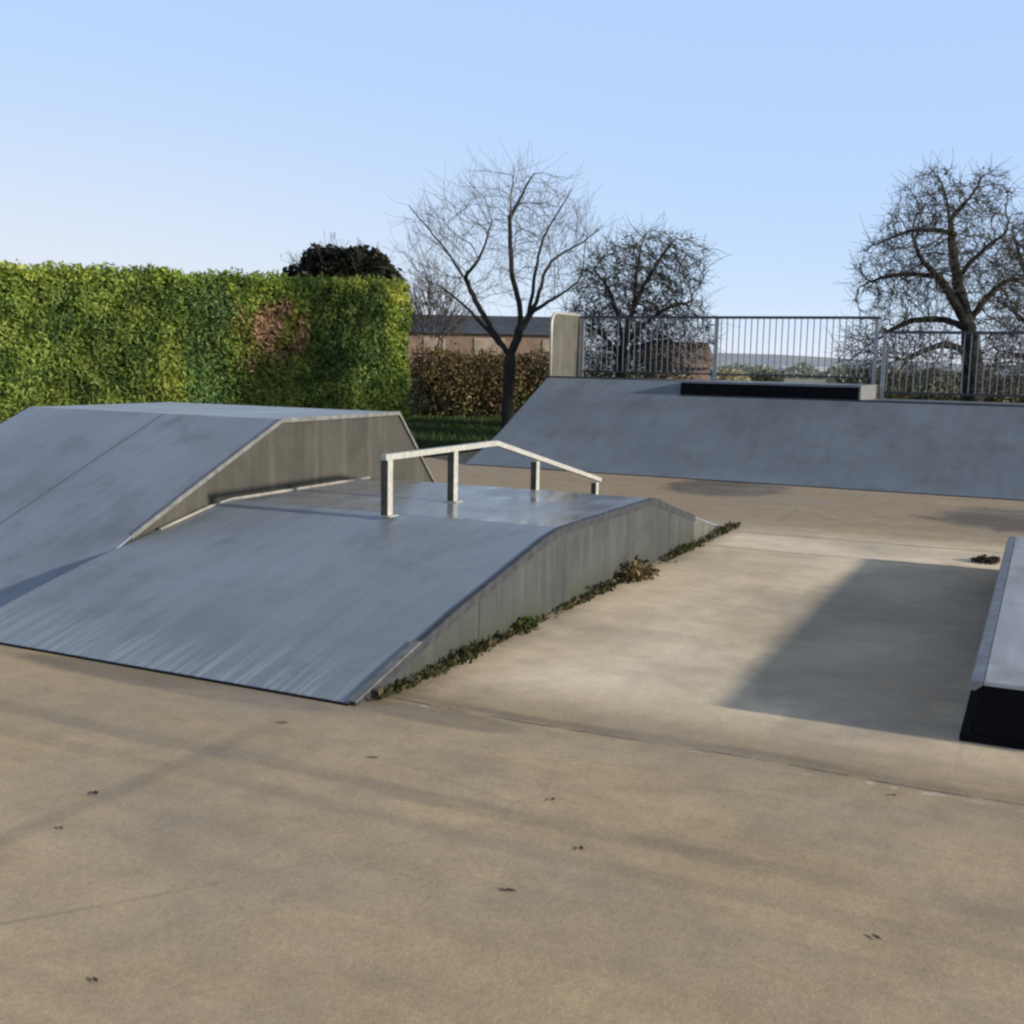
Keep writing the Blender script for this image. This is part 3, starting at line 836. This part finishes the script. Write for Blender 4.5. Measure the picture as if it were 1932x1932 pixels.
# ------------------------------------------------------------------ far houses
M_brick = plain('orange_brick', (.235, .155, .11), .9, .25, 3)
M_slate = plain('dark_slate_roof', (.06, .07, .088), .7, .3, 2)
M_tile = plain('brown_roof_tiles', (.24, .17, .115), .85, .3, 2)
M_render = plain('cream_render', (.40, .31, .23), .85, .12, 2)
M_blind = plain('blinds_behind_glass', (.33, .25, .19), .35, .3, 1)
def house(name, label, pl, pr, zr, ze, depth_back, wallm, roofm, wins):
    a, c = Vector((pl.x, pl.y, 0)), Vector((pr.x, pr.y, 0))
    t = thing(name, label, 'house', (a+c)/2)
    d = (c-a); L = d.length; d.normalize(); n = Vector((-d.y, d.x, 0))
    if n.dot(FWD) < 0: n = -n
    W = lambda s, w, z: a + d*s + n*w + Vector((0, 0, z))
    b = MB(); b.prism_dir([W(0, 0, -.05), W(L, 0, -.05), W(L, depth_back, -.05), W(0, depth_back, -.05)], Vector((0, 0, ze+.05)))
    b.build('wall', wallm, t)
    b = MB(); o_ = .4
    prof = [W(-o_, -o_, ze-.12), W(-o_, depth_back/2, zr), W(-o_, depth_back+o_, ze-.12), W(-o_, depth_back+o_, ze-.3), W(-o_, -o_, ze-.3)]
    b.prism_dir(prof, d*(L+2*o_)); rf = b.build('roof', roofm, t)
    for s, w, z0, z1 in wins:
        b = MB(); b.prism_dir([W(s, -.03, z0), W(s+w, -.03, z0), W(s+w, -.03, z1), W(s, -.03, z1)], -n*.05)
        f = b.build('window', M_render, t)
        b = MB(); b.prism_dir([W(s+.12, -.083, z0+.12), W(s+w-.12, -.083, z0+.12), W(s+w-.12, -.083, z1-.12), W(s+.12, -.083, z1-.12)], -n*.012)
        b.build('pane', M_blind, f)
pl, pr = at(700, 630, 90), at(1072, 636, 90)
house('bungalow', 'long orange brick bungalow with dark slate roof behind the bare tree', pl, pr, 5.2, 3.95, 7, M_brick, M_slate, [(4.2, 1.7, 2.0, 3.25), (8.2, 2.4, 2.0, 3.3), (13.6, 1.4, 2.0, 3.25)])
pl, pr = at(1240, 690, 75), at(1338, 690, 75)
house('cottage', 'small brown-roofed house half hidden behind the bushy thorn tree', pl, pr, 3.1, 1.7, 6, M_brick, M_tile, [(1.0, 1.0, .8, 1.7)])
pl, pr = at(1490, 700, 170), at(1600, 700, 170)
house('barn', 'long low whitish barn far out in the field', pl, pr, 1.6, .75, 8, M_render, plain('pale_sheet_roof', (.6, .6, .58), .6, .1, 1), [(1, 1.2, .2, .65)])

# ------------------------------------------------------------------ grass beside the ramps
gb = MB()
for i in range(26000):
    x, y = R.uniform(-19, -8.2), R.uniform(11, 30)
    if x > -9.1 and y < 20.3: continue
    hgt = R.uniform(.04, .13); a = R.uniform(0, 6.28); w = .014
    p = Vector((x, y, -.035)); s = Vector((math.cos(a), math.sin(a), 0))*w
    k = .5 + .5*mnoise.noise(Vector((x*.8, y*.8, 0)))
    c = vary((.028+.03*k, .05+.045*k, .014), .3)
    gb.tri(p-s, p+s, p+Vector((R.uniform(-.05, .05), R.uniform(-.05, .05), hgt)), c)
tag(gb.build('grass', M_leaf), 'dark green mown grass between the launch box, hedge and bank', 'grass', kind='stuff')

# ------------------------------------------------------------------ weeds along the funbox wall
wb = MB()
WC = [(.045, .055, .018), (.07, .075, .025), (.03, .035, .012), (.085, .065, .03), (.12, .09, .045)]
def tuft(mb, x, y, hgt, n, cols, spread=.06, lean=.05):
    for i in range(n):
        a = R.uniform(0, 6.28); w = R.uniform(.004, .01)
        p = Vector((x+R.gauss(0, spread)*.5, y+R.gauss(0, spread), .0))
        if p.x < FU1+.004: p.x = FU1+.004+R.random()*.02
        s = Vector((math.cos(a), math.sin(a), 0))*w
        q = p + Vector((abs(R.gauss(0, lean)), R.gauss(0, lean), hgt*R.uniform(.4, 1.2)))
        mb.tri(p-s, p+s, q, vary(R.choice(cols), .3))
        if R.random() < .6:
            leaf(mb, p.lerp(q, R.uniform(.3, 1)), R.uniform(.012, .028), vary(R.choice(cols), .3), .55)
y = 4.42
while y < 10.95:
    k = mnoise.noise(Vector((y*1.3, 5.5, 0))) + .5*mnoise.noise(Vector((y*4, 1.5, 0)))
    dens = max(.0, .45+1.0*k)
    if y < 5.4 or y > 9.4: dens += .35
    if dens > .08:
        tuft(wb, FU1+.03+.03*R.random(), y,   .02+.05*min(dens, 1.0), int(3+12*min(dens, 1.2)), WC, .05, .03)
    y += .045
tag(wb.build('weeds', M_leaf), 'green weeds and moss growing along the foot of the funbox wall', 'weeds', kind='stuff')
def clump(name, label, x, y, w, hgt, n, cols):
    t = thing(name, label, 'weed', (x, y, 0), 'weed clumps')
    s = MB(); l = MB()
    for i in range(n):
        a = R.uniform(0, 6.28); rr = R.random()**.6*w
        p = Vector((x+math.cos(a)*rr*.35, y+math.sin(a)*rr*.5, 0)); q = Vector((x+math.cos(a)*rr*.8, y+math.sin(a)*rr, hgt*R.uniform(.4, 1.1)*(1-.5*rr/w)))
        if q.x < FU1+.01: q.x = FU1+.01+R.random()*.04
        if p.x < FU1+.01: p.x = FU1+.01
        s.tube([p, p.lerp(q, .5)+Vector((0, 0, .02)), q], [.003, .0025, .0015], 3, vary(cols[0]))
        for j in range(4): leaf(l, p.lerp(q, R.uniform(.2, 1.05))+rvec()*.02, R.uniform(.012, .03), vary(R.choice(cols), .35), .5)
    s.build('stems', M_dry, t); l.build('leaves', M_dry, t)
clump('dry_weed', 'brown dried-out weed clump at the middle of the funbox wall foot', FU1+.10, 7.88, .24, .15, 110, [(.17, .12, .055), (.10, .07, .03), (.22, .17, .08), (.07, .075, .025)])
clump('green_weed', 'green leafy weed nearest the front corner of the funbox wall', FU1+.04, 6.05, .11, .09, 40, [(.06, .085, .018), (.09, .11, .025), (.04, .05, .015)])
clump('leaf_litter', 'heap of dark damp leaf litter by the far end of the ledge', LU0-.16, 10.15, .16, .04, 60, [(.05, .035, .022), (.03, .025, .02), (.09, .06, .035)])

# ------------------------------------------------------------------ fallen leaves on the concrete
M_fallen = plain('dead_leaf_brown', (.045, .03, .02), .8, .4, 60)
M_fallen2 = plain('dead_leaf_red_brown', (.085, .048, .025), .8, .4, 60)
spots = [(-1.37, 2.93, .032, 'darkest fallen leaf, lowest in the middle foreground'), (-1.29, 3.31, .026, 'dark fallen leaf in the middle foreground, upper right of the darkest one'),
         (-3.04, 2.91, .034, 'long thin fallen leaf on the concrete, upper left foreground'), (-2.91, 2.63, .022, 'small pale brown fallen leaf below the long thin one'),
         (-2.10, 1.99, .022, 'fallen leaf in the bottom left corner of the concrete'), (-.33, 3.16, .026, 'fallen leaf at the lower right of the concrete'),
         (-2.35, 3.71, .028, 'fallen leaf on the concrete just in front of the funbox corner'), (-1.54, 3.65, .024, 'fallen leaf on the concrete between the joint lines'),
         (-2.93, 3.89, .034, 'pale curled fallen leaf in front of the funbox toe'), (-.42, 4.3, .022, 'fallen leaf on the concrete nearest the ledge')]
for x, y, s, lab in spots:
    s *= .62
    b = MB(); a = R.uniform(0, 3.1); ca, sa = math.cos(a), math.sin(a)
    out = [(-1, 0), (-.5, .42), (.1, .5), (.6, .3), (1.15, 0), (.6, -.3), (.1, -.5), (-.5, -.42)]
    P = [Vector((x+(u*ca-v*sa)*s, y+(u*sa+v*ca)*s, .004+.16*s*abs(v)+.12*s*abs(u)*R.uniform(.3, 1))) for u, v in out]
    c0 = Vector((x, y, .004)); 
    for i in range(8): b.tri(c0, P[i], P[(i+1) % 8])
    b.tube([P[0], P[0]+Vector((-ca*.6*s, -sa*.6*s, .004))], [.0012, .001], 3)
    o = b.build('fallen_leaf', (M_fallen if R.random() < .6 else M_fallen2) if 'pale' not in lab else plain('pale_dead_leaf', (.13, .09, .05), .8, .3, 60))
    tag(o, lab, 'leaf', 'fallen leaves on the concrete')

# ------------------------------------------------------------------ light
EL = rad(14.0); AZ = Vector((1, .02, 0)).normalized()
to_sun = Vector((AZ.x*math.cos(EL), AZ.y*math.cos(EL), math.sin(EL)))
sd = bpy.data.lights.new('sun', 'SUN'); sd.energy = 5.0; sd.angle = rad(2.0); sd.color = (1.0, .92, .78)
so = bpy.data.objects.new('sun', sd); col.objects.link(so)
so.rotation_euler = to_sun.to_track_quat('Z', 'Y').to_euler(); so.location = (20, 0, 12)
w = bpy.data.worlds.new('World'); scene.world = w; w.use_nodes = True
nt = w.node_tree; bg = nt.nodes['Background']
sky = nt.nodes.new('ShaderNodeTexSky'); sky.sky_type = 'NISHITA'; sky.sun_disc = False
sky.sun_elevation = EL; sky.sun_rotation = rad(90) - math.atan2(AZ.y, AZ.x)
sky.altitude = 0; sky.air_density = .6; sky.dust_density = 0; sky.ozone_density = 3
g = G(nt)
# pale winter haze low in the sky, unseen zenith retinted to set shadow colour
z = g.sep(g.n('ShaderNodeTexCoord').outputs['Generated'])[2]
low = g.rng(z, .36, .80, 1, 0, True)
K = .15
tinted = g.mix(1.0, sky.outputs[0], (.66, .36, .03), 'MULTIPLY')
tinted = g.mix(1.0, tinted, (.395/K, .572/K, .97/K), 'ADD')
gx = g.sep(g.n('ShaderNodeTexCoord').outputs['Generated'])[0]
veil = g.math('MULTIPLY', g.rng(z, .0, .26, 1, 0, True), g.rng(gx, -.25, -.8, 0, 1, True))
tinted = g.mix(g.math('MULTIPLY', veil, .75), tinted, (.80/K, .80/K, .885/K))
clear = g.mix(1.0, sky.outputs[0], (2.1, .95, .42), 'MULTIPLY')
g.put(bg.inputs['Color'], g.mix(low, clear, tinted)); bg.inputs['Strength'].default_value = K

# ------------------------------------------------------------------ camera
cd = bpy.data.cameras.new('camera'); cam = bpy.data.objects.new('camera', cd); col.objects.link(cam)
cd.sensor_width = 36; cd.lens = 36*F/S; cd.clip_start = .05; cd.clip_end = 4000
f = Vector((-math.sin(YAW)*math.cos(PITCH), math.cos(YAW)*math.cos(PITCH), -math.sin(PITCH)))
r0 = RIGHT.copy(); u0 = r0.cross(f)
c, s = math.cos(ROLL), math.sin(ROLL)
r1 = r0*c + u0*s; u1 = u0*c - r0*s
m = Matrix((r1, u1, -f)).transposed().to_4x4(); m.translation = (0, 0, EYE)
cam.matrix_world = m
scene.camera = cam

scene.view_settings.view_transform = 'Standard'
scene.view_settings.look = 'None'
scene.view_settings.exposure = 0
scene.cycles.filter_width = 2.4
scene.cycles.max_bounces = 6
scene.cycles.use_denoising = True
